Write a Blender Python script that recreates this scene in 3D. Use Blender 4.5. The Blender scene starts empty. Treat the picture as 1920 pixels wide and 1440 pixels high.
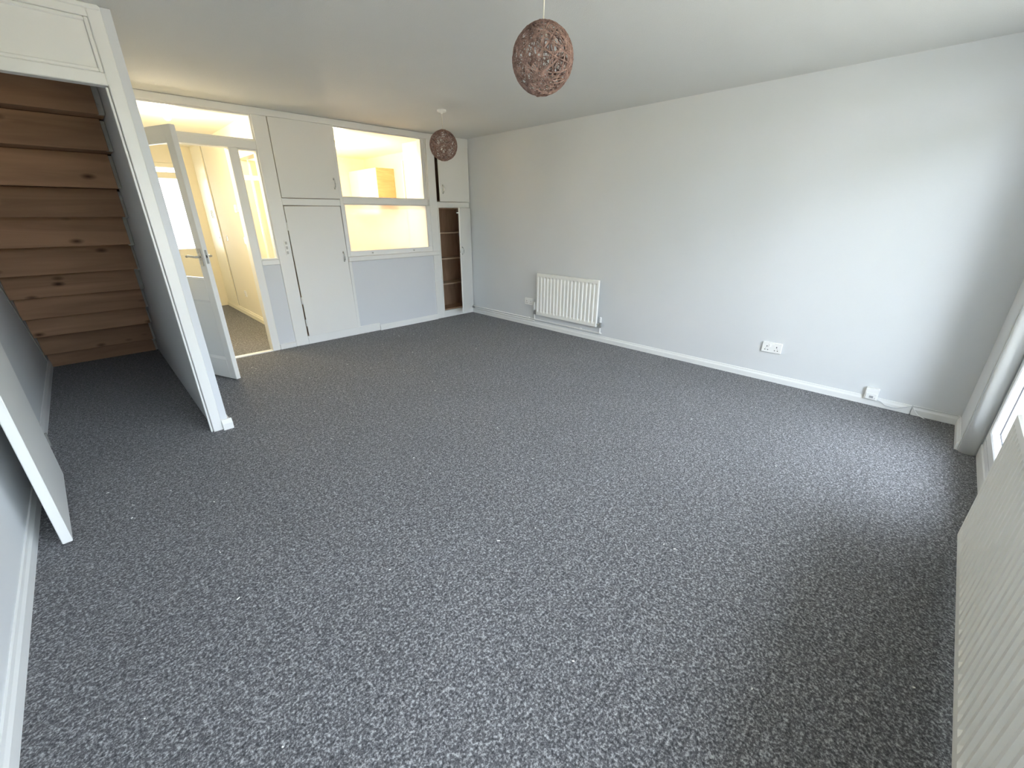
import bpy, bmesh, math, random
from mathutils import Vector, Matrix
random.seed(7)
SC = bpy.context.scene
COL = SC.collection
R = math.radians

# ------------------------------------------------------------------ camera
cam_d = bpy.data.cameras.new('camera')
cam = bpy.data.objects.new('camera', cam_d)
COL.objects.link(cam)
yaw, pitch, roll, FPX = 0.780880333, 0.383883750, -0.00186217, 781.232
fw = Vector((math.sin(yaw) * math.cos(pitch), math.cos(yaw) * math.cos(pitch), -math.sin(pitch)))
rt = Vector((math.cos(yaw), -math.sin(yaw), 0))
up = rt.cross(fw)
r2 = math.cos(roll) * rt + math.sin(roll) * up
u2 = -math.sin(roll) * rt + math.cos(roll) * up
M = Matrix((r2, u2, -fw)).transposed().to_4x4()
M.translation = Vector((-4.2090, -5.1117, 1.4200))
cam.matrix_world = M
cam_d.sensor_fit = 'HORIZONTAL'
cam_d.sensor_width = 36.0
cam_d.lens = 36.0 * FPX / 1920.0
cam_d.clip_start = 0.02
SC.camera = cam

# ------------------------------------------------------------------ light and exposure
SC.view_settings.view_transform = 'Standard'
SC.view_settings.look = 'None'
SC.view_settings.gamma = 1.0
SC.view_settings.use_curve_mapping = False
SC.view_settings.exposure = 0.95
SC.cycles.max_bounces = 14
SC.cycles.diffuse_bounces = 9
SC.cycles.transparent_max_bounces = 16
SC.cycles.caustics_reflective = False
SC.cycles.caustics_refractive = False
SC.cycles.sample_clamp_indirect = 12.0

SKY_STRENGTH = 9.0
SUN_STRENGTH = 16.0
HALL_LAMP = 22.0
KITCHEN_LAMP = 42.0
world = bpy.data.worlds.new('sky')
SC.world = world
world.use_nodes = True
wn = world.node_tree.nodes
bg = wn['Background']
bg.inputs['Color'].default_value = (0.77, 0.875, 1.0, 1)
bg.inputs['Strength'].default_value = SKY_STRENGTH

sun_d = bpy.data.lights.new('sun', 'SUN')
sun_d.energy = SUN_STRENGTH
sun_d.angle = R(0.6)
sun_d.color = (1.0, 0.90, 0.72)
sun = bpy.data.objects.new('sun', sun_d)
COL.objects.link(sun)
sun.rotation_euler = Vector((0.10, -0.72, -0.78)).to_track_quat('-Z', 'Y').to_euler()


def portal(name, loc, sx, sy, direction):
    d = bpy.data.lights.new(name, 'AREA')
    d.shape = 'RECTANGLE'
    d.size = sx
    d.size_y = sy
    d.cycles.is_portal = True
    o = bpy.data.objects.new(name, d)
    COL.objects.link(o)
    o.location = loc
    o.rotation_euler = Vector(direction).to_track_quat('-Z', 'Z').to_euler()


portal('window_portal', (-2.4, -5.68, 1.2), 3.9, 2.4, (0, 1, 0))
portal('kitchen_portal', (-1.65, 3.2, 1.6), 1.2, 1.1, (0, -1, 0))
portal('hall_portal', (-3.25, 3.6, 1.5), 0.8, 1.3, (0, -1, 0))


# ------------------------------------------------------------------ materials
def new_mat(name):
    m = bpy.data.materials.new(name)
    m.use_nodes = True
    return m, m.node_tree.nodes, m.node_tree.links, m.node_tree.nodes['Principled BSDF']


def paint(name, col, rough=0.6, bump=0.0, bscale=60, var=0.03, spec=0.4):
    """painted surface: faint tone variation and roller or brush relief"""
    m, n, l, p = new_mat(name)
    tc = n.new('ShaderNodeTexCoord')
    nz = n.new('ShaderNodeTexNoise')
    nz.inputs['Scale'].default_value = 1.7
    nz.inputs['Detail'].default_value = 3
    l.new(tc.outputs['Object'], nz.inputs['Vector'])
    mx = n.new('ShaderNodeMix')
    mx.data_type = 'RGBA'
    mx.inputs['A'].default_value = (*[c * (1 - var) for c in col], 1)
    mx.inputs['B'].default_value = (*[min(1, c * (1 + var)) for c in col], 1)
    l.new(nz.outputs['Fac'], mx.inputs['Factor'])
    l.new(mx.outputs['Result'], p.inputs['Base Color'])
    p.inputs['Roughness'].default_value = rough
    p.inputs['Specular IOR Level'].default_value = spec
    if bump > 0:
        n2 = n.new('ShaderNodeTexNoise')
        n2.inputs['Scale'].default_value = bscale
        n2.inputs['Detail'].default_value = 4
        l.new(tc.outputs['Object'], n2.inputs['Vector'])
        b = n.new('ShaderNodeBump')
        b.inputs['Strength'].default_value = bump
        b.inputs['Distance'].default_value = 0.01
        l.new(n2.outputs['Fac'], b.inputs['Height'])
        l.new(b.outputs['Normal'], p.inputs['Normal'])
    return m


def plain(name, col, rough=0.5, metal=0.0):
    m, n, l, p = new_mat(name)
    tc = n.new('ShaderNodeTexCoord')
    nz = n.new('ShaderNodeTexNoise')
    nz.inputs['Scale'].default_value = 25
    l.new(tc.outputs['Object'], nz.inputs['Vector'])
    mr = n.new('ShaderNodeMapRange')
    mr.inputs['To Min'].default_value = max(0.02, rough - 0.05)
    mr.inputs['To Max'].default_value = min(1, rough + 0.05)
    l.new(nz.outputs['Fac'], mr.inputs['Value'])
    l.new(mr.outputs['Result'], p.inputs['Roughness'])
    p.inputs['Base Color'].default_value = (*col, 1)
    p.inputs['Metallic'].default_value = metal
    return m


def wood(name, dark, light, scale=3.0, stretch=(0.3, 3.2, 3.2), knots=True, rough=0.75, obj_random=True):
    m, n, l, p = new_mat(name)
    tc = n.new('ShaderNodeTexCoord')
    oi = n.new('ShaderNodeObjectInfo')
    off = n.new('ShaderNodeVectorMath')
    off.operation = 'SCALE'
    off.inputs[0].default_value = (37.0, 11.0, 23.0)
    l.new(oi.outputs['Random'], off.inputs['Scale'])
    add = n.new('ShaderNodeVectorMath')
    l.new(tc.outputs['Object'], add.inputs[0])
    l.new(off.outputs['Vector'], add.inputs[1])
    mp = n.new('ShaderNodeMapping')
    mp.inputs['Scale'].default_value = stretch
    l.new(add.outputs['Vector'], mp.inputs['Vector'])
    nz = n.new('ShaderNodeTexNoise')
    nz.inputs['Scale'].default_value = scale
    nz.inputs['Detail'].default_value = 6
    nz.inputs['Distortion'].default_value = 1.2
    l.new(mp.outputs['Vector'], nz.inputs['Vector'])
    rp = n.new('ShaderNodeValToRGB')
    rp.color_ramp.elements[0].position = 0.25
    rp.color_ramp.elements[0].color = (*dark, 1)
    rp.color_ramp.elements[1].position = 0.68
    rp.color_ramp.elements[1].color = (*light, 1)
    l.new(nz.outputs['Fac'], rp.inputs['Fac'])
    col = rp.outputs['Color']
    if knots:
        mk = n.new('ShaderNodeMapping')
        mk.inputs['Scale'].default_value = (2.4, 5.2, 5.2)
        l.new(add.outputs['Vector'], mk.inputs['Vector'])
        vo = n.new('ShaderNodeTexVoronoi')
        vo.inputs['Scale'].default_value = 1.3
        l.new(mk.outputs['Vector'], vo.inputs['Vector'])
        kr = n.new('ShaderNodeValToRGB')
        kr.color_ramp.elements[0].position = 0.03
        kr.color_ramp.elements[0].color = (0.22, 0.18, 0.16, 1)
        kr.color_ramp.elements[1].position = 0.16
        kr.color_ramp.elements[1].color = (1, 1, 1, 1)
        l.new(vo.outputs['Distance'], kr.inputs['Fac'])
        mm = n.new('ShaderNodeMix')
        mm.data_type = 'RGBA'
        mm.blend_type = 'MULTIPLY'
        mm.inputs['Factor'].default_value = 1
        l.new(col, mm.inputs['A'])
        l.new(kr.outputs['Color'], mm.inputs['B'])
        col = mm.outputs['Result']
    if obj_random:
        hs = n.new('ShaderNodeHueSaturation')
        mr = n.new('ShaderNodeMapRange')
        mr.inputs['To Min'].default_value = 0.78
        mr.inputs['To Max'].default_value = 1.18
        l.new(oi.outputs['Random'], mr.inputs['Value'])
        l.new(mr.outputs['Result'], hs.inputs['Value'])
        l.new(col, hs.inputs['Color'])
        col = hs.outputs['Color']
    l.new(col, p.inputs['Base Color'])
    p.inputs['Roughness'].default_value = rough
    p.inputs['Specular IOR Level'].default_value = 0.25
    b = n.new('ShaderNodeBump')
    b.inputs['Strength'].default_value = 0.25
    b.inputs['Distance'].default_value = 0.004
    l.new(nz.outputs['Fac'], b.inputs['Height'])
    l.new(b.outputs['Normal'], p.inputs['Normal'])
    return m


def carpet():
    m, n, l, p = new_mat('carpet')
    tc = n.new('ShaderNodeTexCoord')
    n1 = n.new('ShaderNodeTexNoise')
    n1.inputs['Scale'].default_value = 115
    n1.inputs['Detail'].default_value = 3.0
    n1.inputs['Roughness'].default_value = 0.75
    l.new(tc.outputs['Object'], n1.inputs['Vector'])
    rp = n.new('ShaderNodeValToRGB')
    e = rp.color_ramp.elements
    e[0].position = 0.36
    e[0].color = (0.035, 0.036, 0.040, 1)
    e[1].position = 0.68
    e[1].color = (0.50, 0.50, 0.51, 1)
    x = rp.color_ramp.elements.new(0.50)
    x.color = (0.118, 0.118, 0.125, 1)
    n2 = n.new('ShaderNodeTexNoise')
    n2.inputs['Scale'].default_value = 48
    n2.inputs['Detail'].default_value = 2.0
    l.new(tc.outputs['Object'], n2.inputs['Vector'])
    mm = n.new('ShaderNodeMix')
    mm.data_type = 'FLOAT'
    mm.inputs['Factor'].default_value = 0.22
    l.new(n1.outputs['Fac'], mm.inputs['A'])
    l.new(n2.outputs['Fac'], mm.inputs['B'])
    l.new(mm.outputs['Result'], rp.inputs['Fac'])
    n3 = n.new('ShaderNodeTexNoise')
    n3.inputs['Scale'].default_value = 2.2
    n3.inputs['Detail'].default_value = 3
    l.new(tc.outputs['Object'], n3.inputs['Vector'])
    mr = n.new('ShaderNodeMapRange')
    mr.inputs['To Min'].default_value = 0.90
    mr.inputs['To Max'].default_value = 1.10
    l.new(n3.outputs['Fac'], mr.inputs['Value'])
    hs = n.new('ShaderNodeHueSaturation')
    l.new(mr.outputs['Result'], hs.inputs['Value'])
    l.new(rp.outputs['Color'], hs.inputs['Color'])
    l.new(hs.outputs['Color'], p.inputs['Base Color'])
    p.inputs['Roughness'].default_value = 1.0
    p.inputs['Specular IOR Level'].default_value = 0.1
    p.inputs['Sheen Weight'].default_value = 0.15
    b = n.new('ShaderNodeBump')
    b.inputs['Strength'].default_value = 0.6
    b.inputs['Distance'].default_value = 0.008
    l.new(n1.outputs['Fac'], b.inputs['Height'])
    l.new(b.outputs['Normal'], p.inputs['Normal'])
    return m


def glass(name, tint=(1, 1, 1)):
    m, n, l, p = new_mat(name)
    n.remove(p)
    out = n['Material Output']
    tr = n.new('ShaderNodeBsdfTransparent')
    tr.inputs['Color'].default_value = (*tint, 1)
    gl = n.new('ShaderNodeBsdfGlossy')
    gl.inputs['Roughness'].default_value = 0.01
    ge = n.new('ShaderNodeNewGeometry')
    dt = n.new('ShaderNodeVectorMath')
    dt.operation = 'DOT_PRODUCT'
    l.new(ge.outputs['Incoming'], dt.inputs[0])
    l.new(ge.outputs['Normal'], dt.inputs[1])
    prev = dt.outputs['Value']
    for op, v in (('ABSOLUTE', None), ('SUBTRACT', 1.0), ('POWER', 5.0), ('MULTIPLY', 0.96), ('ADD', 0.04)):
        mt = n.new('ShaderNodeMath')
        mt.operation = op
        if op == 'SUBTRACT':
            mt.inputs[0].default_value = v
            l.new(prev, mt.inputs[1])
        else:
            l.new(prev, mt.inputs[0])
            if v is not None:
                mt.inputs[1].default_value = v
        prev = mt.outputs['Value']
    mx = n.new('ShaderNodeMixShader')
    l.new(prev, mx.inputs['Fac'])
    l.new(tr.outputs['BSDF'], mx.inputs[1])
    l.new(gl.outputs['BSDF'], mx.inputs[2])
    l.new(mx.outputs['Shader'], out.inputs['Surface'])
    return m


def frosted(name):
    m, n, l, p = new_mat(name)
    n.remove(p)
    out = n['Material Output']
    tl = n.new('ShaderNodeBsdfTranslucent')
    tl.inputs['Color'].default_value = (0.99, 0.98, 0.96, 1)
    rf = n.new('ShaderNodeBsdfRefraction')
    rf.inputs['Roughness'].default_value = 0.35
    rf.inputs['IOR'].default_value = 1.08
    gl = n.new('ShaderNodeBsdfGlossy')
    gl.inputs['Roughness'].default_value = 0.2
    m1 = n.new('ShaderNodeMixShader')
    m1.inputs['Fac'].default_value = 0.62
    l.new(tl.outputs['BSDF'], m1.inputs[1])
    l.new(rf.outputs['BSDF'], m1.inputs[2])
    m2 = n.new('ShaderNodeMixShader')
    m2.inputs['Fac'].default_value = 0.05
    l.new(m1.outputs['Shader'], m2.inputs[1])
    l.new(gl.outputs['BSDF'], m2.inputs[2])
    l.new(m2.outputs['Shader'], out.inputs['Surface'])
    return m


def emit(name, col, s):
    m, n, l, p = new_mat(name)
    p.inputs['Base Color'].default_value = (*col, 1)
    p.inputs['Emission Color'].default_value = (*col, 1)
    p.inputs['Emission Strength'].default_value = s
    return m


def grass():
    m, n, l, p = new_mat('lawn')
    tc = n.new('ShaderNodeTexCoord')
    nz = n.new('ShaderNodeTexNoise')
    nz.inputs['Scale'].default_value = 3
    nz.inputs['Detail'].default_value = 8
    l.new(tc.outputs['Object'], nz.inputs['Vector'])
    rp = n.new('ShaderNodeValToRGB')
    rp.color_ramp.elements[0].position = 0.35
    rp.color_ramp.elements[0].color = (0.26, 0.25, 0.20, 1)
    rp.color_ramp.elements[1].position = 0.7
    rp.color_ramp.elements[1].color = (0.42, 0.39, 0.32, 1)
    l.new(nz.outputs['Fac'], rp.inputs['Fac'])
    l.new(rp.outputs['Color'], p.inputs['Base Color'])
    p.inputs['Roughness'].default_value = 1
    return m


WALL = paint('wall_paint', (0.69, 0.705, 0.715), 0.7, 0.08, 220)
CEIL = paint('ceiling_paint', (0.70, 0.70, 0.68), 0.85, 0.25, 160)
GLOSS = paint('white_gloss', (0.84, 0.845, 0.83), 0.35, 0.05, 45, 0.015, 0.5)
PANEL = paint('panel_paint', (0.695, 0.715, 0.745), 0.6, 0.05, 220)
CREAM = paint('cream_paint', (0.90, 0.84, 0.68), 0.7, 0.05, 200)
CREAMW = paint('cream_gloss', (0.92, 0.87, 0.70), 0.4, 0.03, 45)
CUPW = paint('cupboard_white', (0.82, 0.82, 0.80), 0.4, 0.06, 40, 0.02)
KITW = paint('kitchen_white', (0.93, 0.91, 0.84), 0.35)
CARPET = carpet()
PLANK = wood('stair_timber', (0.25, 0.145, 0.088), (0.39, 0.235, 0.145))
BROWN = wood('cupboard_timber', (0.29, 0.18, 0.115), (0.40, 0.26, 0.175), 5, (5, 5, 0.6), False, 0.7, False)
GAP_SHADE = wood('stair_dark', (0.05, 0.03, 0.02), (0.08, 0.05, 0.03), 4, (0.5, 4, 4), False)  # dark tone stands in for shade in the gaps between stair boards
SHELFW = wood('shelf_timber', (0.42, 0.31, 0.22), (0.56, 0.43, 0.31), 5, (0.6, 5, 5), False, 0.6, False)
OAK = wood('oak_veneer', (0.52, 0.27, 0.12), (0.64, 0.36, 0.18), 3, (1.2, 1.2, 6), False, 0.5, False)
PLASTER = paint('rough_plaster', (0.42, 0.42, 0.39), 0.9, 0.5, 90, 0.15)
UPVC = plain('upvc_white', (0.86, 0.87, 0.87), 0.3)
RADW = paint('radiator_enamel', (0.90, 0.895, 0.85), 0.35, 0.0)
PLAST = plain('white_plastic', (0.88, 0.88, 0.86), 0.35)
DARK = plain('dark_hole', (0.04, 0.04, 0.045), 0.6)
CHROME = plain('brushed_chrome', (0.62, 0.62, 0.60), 0.28, 1.0)
STEEL = plain('dull_steel', (0.45, 0.45, 0.44), 0.4, 1.0)
STRING = wood('brown_string', (0.10, 0.055, 0.044), (0.42, 0.28, 0.235), 30, (1, 1, 1), False, 0.8, False)  # pale and dark noise paints highlights into the string colour
CORD = plain('cream_flex', (0.80, 0.77, 0.66), 0.5)
GLASS = glass('clear_glass')
FROST = frosted('obscured_glass')
BULB = emit('lit_bulb', (1.0, 0.86, 0.58), 6.0)
LAWN = grass()
PAVE = paint('paving', (0.50, 0.47, 0.40), 0.9, 0.4, 40, 0.15)
FENCE = wood('fence_timber', (0.24, 0.16, 0.10), (0.36, 0.26, 0.17), 5, (5, 5, 0.5), False, 0.9)
LEAF = paint('leaf_green', (0.10, 0.17, 0.05), 0.6, 0, 60, 0.3)
LINT = plain('white_lint', (0.85, 0.84, 0.80), 0.9)


# ------------------------------------------------------------------ mesh helpers
class MB:
    def __init__(self):
        self.bm = bmesh.new()

    def box(self, lo, hi, bev=0.0, seg=1):
        b = bmesh.new()
        bmesh.ops.create_cube(b, size=1)
        for v in b.verts:
            v.co = Vector([(lo[i] + hi[i]) / 2 + v.co[i] * (hi[i] - lo[i]) for i in range(3)])
        if bev > 0:
            bmesh.ops.bevel(b, geom=b.edges[:], offset=bev, segments=seg, profile=0.6, affect='EDGES')
        return self._merge(b)

    def _merge(self, b, mat=None):
        if mat is not None:
            b.transform(mat)
        me = bpy.data.meshes.new('tmp')
        b.to_mesh(me)
        b.free()
        self.bm.from_mesh(me)
        bpy.data.meshes.remove(me)
        return self

    def cyl(self, p0, p1, r0, r1=None, n=20, cap=True):
        r1 = r0 if r1 is None else r1
        p0, p1 = Vector(p0), Vector(p1)
        d = p1 - p0
        b = bmesh.new()
        bmesh.ops.create_cone(b, cap_ends=cap, segments=n, radius1=r0, radius2=r1, depth=d.length)
        m = Matrix.Translation((p0 + p1) / 2) @ d.to_track_quat('Z', 'Y').to_matrix().to_4x4()
        return self._merge(b, m)

    def tube(self, pts, r, n=8, closed=False):
        pts = [Vector(p) for p in pts]
        rings = []
        N = len(pts)
        prev = None
        for i, p in enumerate(pts):
            a = pts[(i - 1) % N] if (closed or i > 0) else p
            c = pts[(i + 1) % N] if (closed or i < N - 1) else p
            t = (c - a).normalized()
            if prev is None:
                prev = t.orthogonal().normalized()
            u = (prev - t * prev.dot(t)).normalized()
            prev = u
            w = t.cross(u)
            rings.append([self.bm.verts.new(p + r * (math.cos(2 * math.pi * k / n) * u + math.sin(2 * math.pi * k / n) * w)) for k in range(n)])
        for i in range(N if closed else N - 1):
            A, B = rings[i], rings[(i + 1) % N]
            for k in range(n):
                self.bm.faces.new((A[k], A[(k + 1) % n], B[(k + 1) % n], B[k]))
        if not closed:
            self.bm.faces.new(rings[0][::-1])
            self.bm.faces.new(rings[-1])
        return self

    def prism(self, poly, axis, a, b):
        """extrude a polygon (list of 2-D points in the two other axes, in order) along axis from a to b"""
        ids = [i for i in range(3) if i != axis]

        def mk(p, t):
            v = [0, 0, 0]
            v[ids[0]], v[ids[1]] = p
            v[axis] = t
            return self.bm.verts.new(v)
        A = [mk(p, a) for p in poly]
        B = [mk(p, b) for p in poly]
        n = len(poly)
        for i in range(n):
            self.bm.faces.new((A[i], A[(i + 1) % n], B[(i + 1) % n], B[i]))
        self.bm.faces.new(A[::-1])
        self.bm.faces.new(B)
        return self

    def out(self, name, mat, parent=None, off=None, smooth=False, origin=True):
        bm = self.bm
        bmesh.ops.recalc_face_normals(bm, faces=bm.faces[:])
        loc = Vector((0, 0, 0))
        if off is not None:
            bmesh.ops.translate(bm, verts=bm.verts[:], vec=-Vector(off))
        if origin:
            xs = [v.co for v in bm.verts]
            lo = Vector([min(c[i] for c in xs) for i in range(3)])
            hi = Vector([max(c[i] for c in xs) for i in range(3)])
            loc = Vector(((lo.x + hi.x) / 2, (lo.y + hi.y) / 2, lo.z))
            bmesh.ops.translate(bm, verts=bm.verts[:], vec=-loc)
        if smooth:
            for f in bm.faces:
                f.smooth = True
        me = bpy.data.meshes.new(name)
        bm.to_mesh(me)
        bm.free()
        me.materials.append(mat)
        o = bpy.data.objects.new(name, me)
        COL.objects.link(o)
        o.location = loc
        if parent is not None:
            o.parent = parent
        return o


def wloc(o):
    v = Vector(o.location)
    while o.parent is not None:
        o = o.parent
        v += o.location
    return v


def sub(parent, name, mat, mb, smooth=False):
    """part built in world coordinates under an unrotated parent"""
    return mb.out(name, mat, parent, wloc(parent), smooth)


def loc_part(parent, name, mat, mb, smooth=False):
    """part built in its parent's own coordinates"""
    return mb.out(name, mat, parent, None, smooth)


def struct(name, mat, mb, smooth=False):
    o = mb.out(name, mat, None, None, smooth)
    o['kind'] = 'structure'
    return o


def struct_root(name, loc, rz=0.0):
    o = bpy.data.objects.new(name, None)
    COL.objects.link(o)
    o.location = loc
    o.rotation_euler = (0, 0, rz)
    o['kind'] = 'structure'
    return o


def thing(name, label, cat, loc, rz=0.0, group=None):
    o = bpy.data.objects.new(name, None)
    COL.objects.link(o)
    o.location = loc
    o.rotation_euler = (0, 0, rz)
    o['label'] = label
    o['category'] = cat
    if group:
        o['group'] = group
    return o


def copy_tree(o, parent=None):
    c = o.copy()
    COL.objects.link(c)
    if parent is not None:
        c.parent = parent
    for ch in list(o.children):
        copy_tree(ch, c)
    return c


H = 2.4
XL = -4.722          # left wall face
# ------------------------------------------------------------------ shell
struct('floor', CARPET, MB().box((-4.9, -5.585, -0.06), (0.05, 3.55, 0.0)))
struct('ceiling', CEIL, MB().box((-4.95, -5.75, H), (0.2, 3.75, H + 0.12)))
struct('wall_right', WALL, MB().box((0.0, -5.75, -0.1), (0.18, 0.13, H)))
struct('wall_left', WALL, MB().box((-4.95, -5.75, -0.1), (XL, 3.6, H)))
mb = MB()
mb.box((-0.5, -5.72, -0.1), (0.0, -5.48, H))                 # stub beside the glazed door
mb.box((XL, -5.72, -0.1), (-4.35, -5.48, H))
mb.box((-4.35, -5.72, 2.27), (-0.5, -5.50, H))               # lintel
mb.box((-4.35, -5.72, -0.1), (-1.62, -5.565, 0.36))          # low wall under the window
struct('wall_front', WALL, mb)
struct('canopy_sky_block', WALL, MB().box((-4.95, -6.45, H + 0.03), (0.2, -5.70, H + 0.18)))  # unseen slab added over the window to cut off high sky light
struct('wing_sky_block', WALL, MB().box((-4.95, -7.0, -0.12), (-4.72, -5.721, H + 0.03)))  # added out of view to stop sky light from the far left
struct('wall_upper', WALL, MB().box((-4.95, -5.7, H + 0.12), (0.2, 3.6, 3.1)))  # low unseen block over the ceiling, added to cast shadow on the garden
# hall and kitchen shell
mb = MB()
mb.box((-2.61, 0.12, 0), (-2.53, 0.36, H))
mb.box((-2.61, 1.06, 0), (-2.53, 3.45, H))
mb.box((-2.61, 0.36, 2.05), (-2.53, 1.06, H))
struct('wall_hall', CREAM, mb)
mb = MB()
mb.box((-3.78, 3.45, -0.1), (-3.66, 3.6, H))
mb.box((-2.74, 3.45, -0.1), (-2.53, 3.6, H))
mb.box((-3.66, 3.45, 2.16), (-2.74, 3.6, H))
struct('wall_back', CREAM, mb)
mb = MB()
mb.box((-2.53, 3.05, -0.1), (-2.25, 3.2, H))
mb.box((-1.05, 3.05, -0.1), (0.0, 3.2, H))
mb.box((-2.25, 3.05, -0.1), (-1.05, 3.2, 1.08))
mb.box((-2.25, 3.05, 2.12), (-1.05, 3.2, H))
struct('wall_kitchen_back', CREAM, mb)
struct('wall_kitchen_right', CREAM, MB().box((0.0, 0.13, -0.1), (0.18, 3.2, H)))
# warm ceiling paint of the kitchen and hall, a skim coat below the slab
struct('ceiling_kitchen', paint('cream_ceiling', (0.92, 0.88, 0.75), 0.8), MB().box((-3.772, 0.13, H - 0.006), (0, 3.45, H + 0.001)))
# partition between stair cupboard and room
mb = MB()
mb.box((-3.862, -1.745, 0), (-3.772, 3.45, H))
struct('wall_partition', paint('partition_paint', (0.72, 0.745, 0.765), 0.65, 0.08, 200), mb)

# baseboards
prof = lambda t, h: [(0, 0), (t, 0), (t, h * 0.62), (t * 0.62, h * 0.80), (t * 0.5, h), (0, h)]
mb = MB()
mb.prism([(-x, z) for x, z in prof(0.016, 0.070)], 1, -5.212, -0.005)
struct('baseboard_right', GLOSS, mb)
mb = MB()
mb.prism([(-x, z) for x, z in prof(0.017, 0.072)], 1, -5.475, -5.219)
struct('baseboard_corner', GLOSS, mb)
mb = MB()
mb.prism([(-5.48 + y, z) for y, z in prof(0.016, 0.07)], 0, -0.492, -0.017)
struct('baseboard_front', GLOSS, mb)
mb = MB()
mb.prism([(XL + x, z) for x, z in prof(0.014, 0.09)], 1, -5.4, 0.99)
struct('baseboard_left', GLOSS, mb)
mb = MB()
mb.prism([(-3.772 + x, z) for x, z in prof(0.02, 0.075)], 1, -1.766, -0.06)
struct('baseboard_partition', GLOSS, mb)
mb = MB()
mb.prism([(-1.765 - y, z) for y, z in prof(0.026, 0.075)], 0, -3.812, -3.75)
struct('baseboard_post', GLOSS, mb)
mb = MB()
mb.prism([(-2.61 - x, z) for x, z in prof(0.018, 0.085)], 1, 0.13, 3.43)
struct('baseboard_hall', CREAMW, mb)

# ------------------------------------------------------------------ patio door and window (front)
w = struct_root('window_1', (-2.4, -5.60, 0.05))
YF0, YF1 = -5.64, -5.57


def frame_rect(x0, x1, z0, z1, t, y0, y1, bev=0.006):
    m = MB()
    m.box((x0, y0, z0), (x0 + t, y1, z1), bev)
    m.box((x1 - t, y0, z0), (x1, y1, z1), bev)
    m.box((x0 + t, y0, z0), (x1 - t, y1, z0 + t), bev)
    m.box((x0 + t, y0, z1 - t), (x1 - t, y1, z1), bev)
    return m


sub(w, 'frame', UPVC, frame_rect(-1.62, -0.5, 0.085, 2.27, 0.055, YF0, YF1))
sub(w, 'sash', UPVC, frame_rect(-1.563, -0.557, 0.145, 2.03, 0.07, YF0 + 0.004, YF1 + 0.006))
sub(w, 'pane', GLASS, MB().box((-1.49, -5.612, 0.217), (-0.63, -5.608, 1.958)))
GASK = plain('gasket', (0.10, 0.10, 0.11), 0.6)
sub(w, 'gasket', GASK, frame_rect(-1.497, -0.623, 0.211, 1.964, 0.006, -5.607, -5.601, 0.001))
sub(w, 'seal', GASK, frame_rect(-1.566, -0.554, 0.142, 2.033, 0.007, -5.576, -5.5662, 0.001))
sub(w, 'transom', UPVC, MB().box((-1.563, YF0, 2.032), (-0.557, YF1, 2.125), 0.004))
sub(w, 'pane', GLASS, MB().box((-1.563, -5.612, 2.127), (-0.557, -5.608, 2.213)))
m = MB().box((-1.62, -5.70, -0.06), (-0.5, -5.565, 0.083), 0.004)
sub(w, 'threshold', GLOSS, m)
w = struct_root('window_2', (-2.98, -5.60, 0.362))
sub(w, 'frame', UPVC, frame_rect(-4.345, -1.623, 0.362, 2.27, 0.055, YF0, YF1))
sub(w, 'transom', UPVC, MB().box((-4.288, YF0, 2.032), (-1.68, YF1, 2.125), 0.004))
sub(w, 'mid_rail', UPVC, MB().box((-4.288, YF0, 0.77), (-1.68, YF1, 0.83), 0.004))
for mx_ in (-2.55, -3.45):
    sub(w, 'mullion', UPVC, MB().box((mx_ - 0.03, YF0, 0.417), (mx_ + 0.03, YF1, 2.03), 0.004))
for a, b in ((-2.518, -1.68), (-3.418, -2.582), (-4.288, -3.482)):
    sub(w, 'pane', GLASS, MB().box((a, -5.612, 0.418), (b, -5.608, 0.77)))
    sub(w, 'pane', GLASS, MB().box((a, -5.612, 0.831), (b, -5.608, 2.03)))
    sub(w, 'pane', GLASS, MB().box((a, -5.612, 2.127), (b, -5.608, 2.213)))
# rounded post trim at the reveal
mb = MB()
pts = []
for k in range(13):
    a = math.pi * (k / 12.0)
    pts.append((-0.5 - 0.030 * math.sin(a), -5.524 + 0.042 * math.cos(a)))
pts += [(-0.499, -5.568), (-0.499, -5.476)]
mb.prism(pts, 2, 0.0, 2.27)
o = struct('trim_1', GLOSS, mb, True)

# ------------------------------------------------------------------ timber storage wall (back)
T = 0.13
n_trim = [1]


def trim(lo, hi, mat=GLOSS, bev=0.004):
    n_trim[0] += 1
    return struct('trim_%d' % n_trim[0], mat, MB().box(lo, hi, bev))


trim((-3.772, 0.0, 2.335), (-0.605, T, 2.398))            # head rail
trim((-0.605, -0.004, 2.285), (-0.001, T, 2.398))         # head rail over right cupboards
trim((-3.772, 0.0, 0.0), (-3.735, T, 2.335))              # left door jamb
trim((-3.735, 0.004, 2.032), (-2.69, T - 0.01, 2.108))    # door head
trim((-2.945, 0.0, 0.0), (-2.868, T, 2.032))              # door post
trim((-2.69, 0.0, 0.0), (-2.55, T, 2.335))                # broad stile with switch
trim((-2.868, 0.004, 0.932), (-2.69, T, 0.985))           # rail under sidelight
trim((-2.868, 0.014, 0.0), (-2.69, T - 0.02, 0.932), PANEL)  # lower panel
trim((-2.866, -0.006, 0.0), (-2.692, 0.014, 0.062), GLOSS, 0.006)
trim((-2.55, 0.0, 1.527), (-1.925, T, 1.597))              # rail between left cupboards
trim((-2.55, 0.0, 0.0), (-1.62, 0.02, 0.098))             # plinth
trim((-1.925, 0.0, 0.098), (-1.888, T, 2.335))            # stile left of hatch
trim((-1.888, 0.002, 1.55), (-0.745, T, 1.62))            # hatch mid rail
trim((-0.69, 0.0, 0.0), (-0.572, 0.05, 2.335))            # stile right of hatch
trim((-0.745, 0.05, 0.9), (-0.572, T, 2.335))
trim((-0.572, 0.0, 1.523), (-0.001, 0.03, 1.60))          # rail between right cupboards
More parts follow.
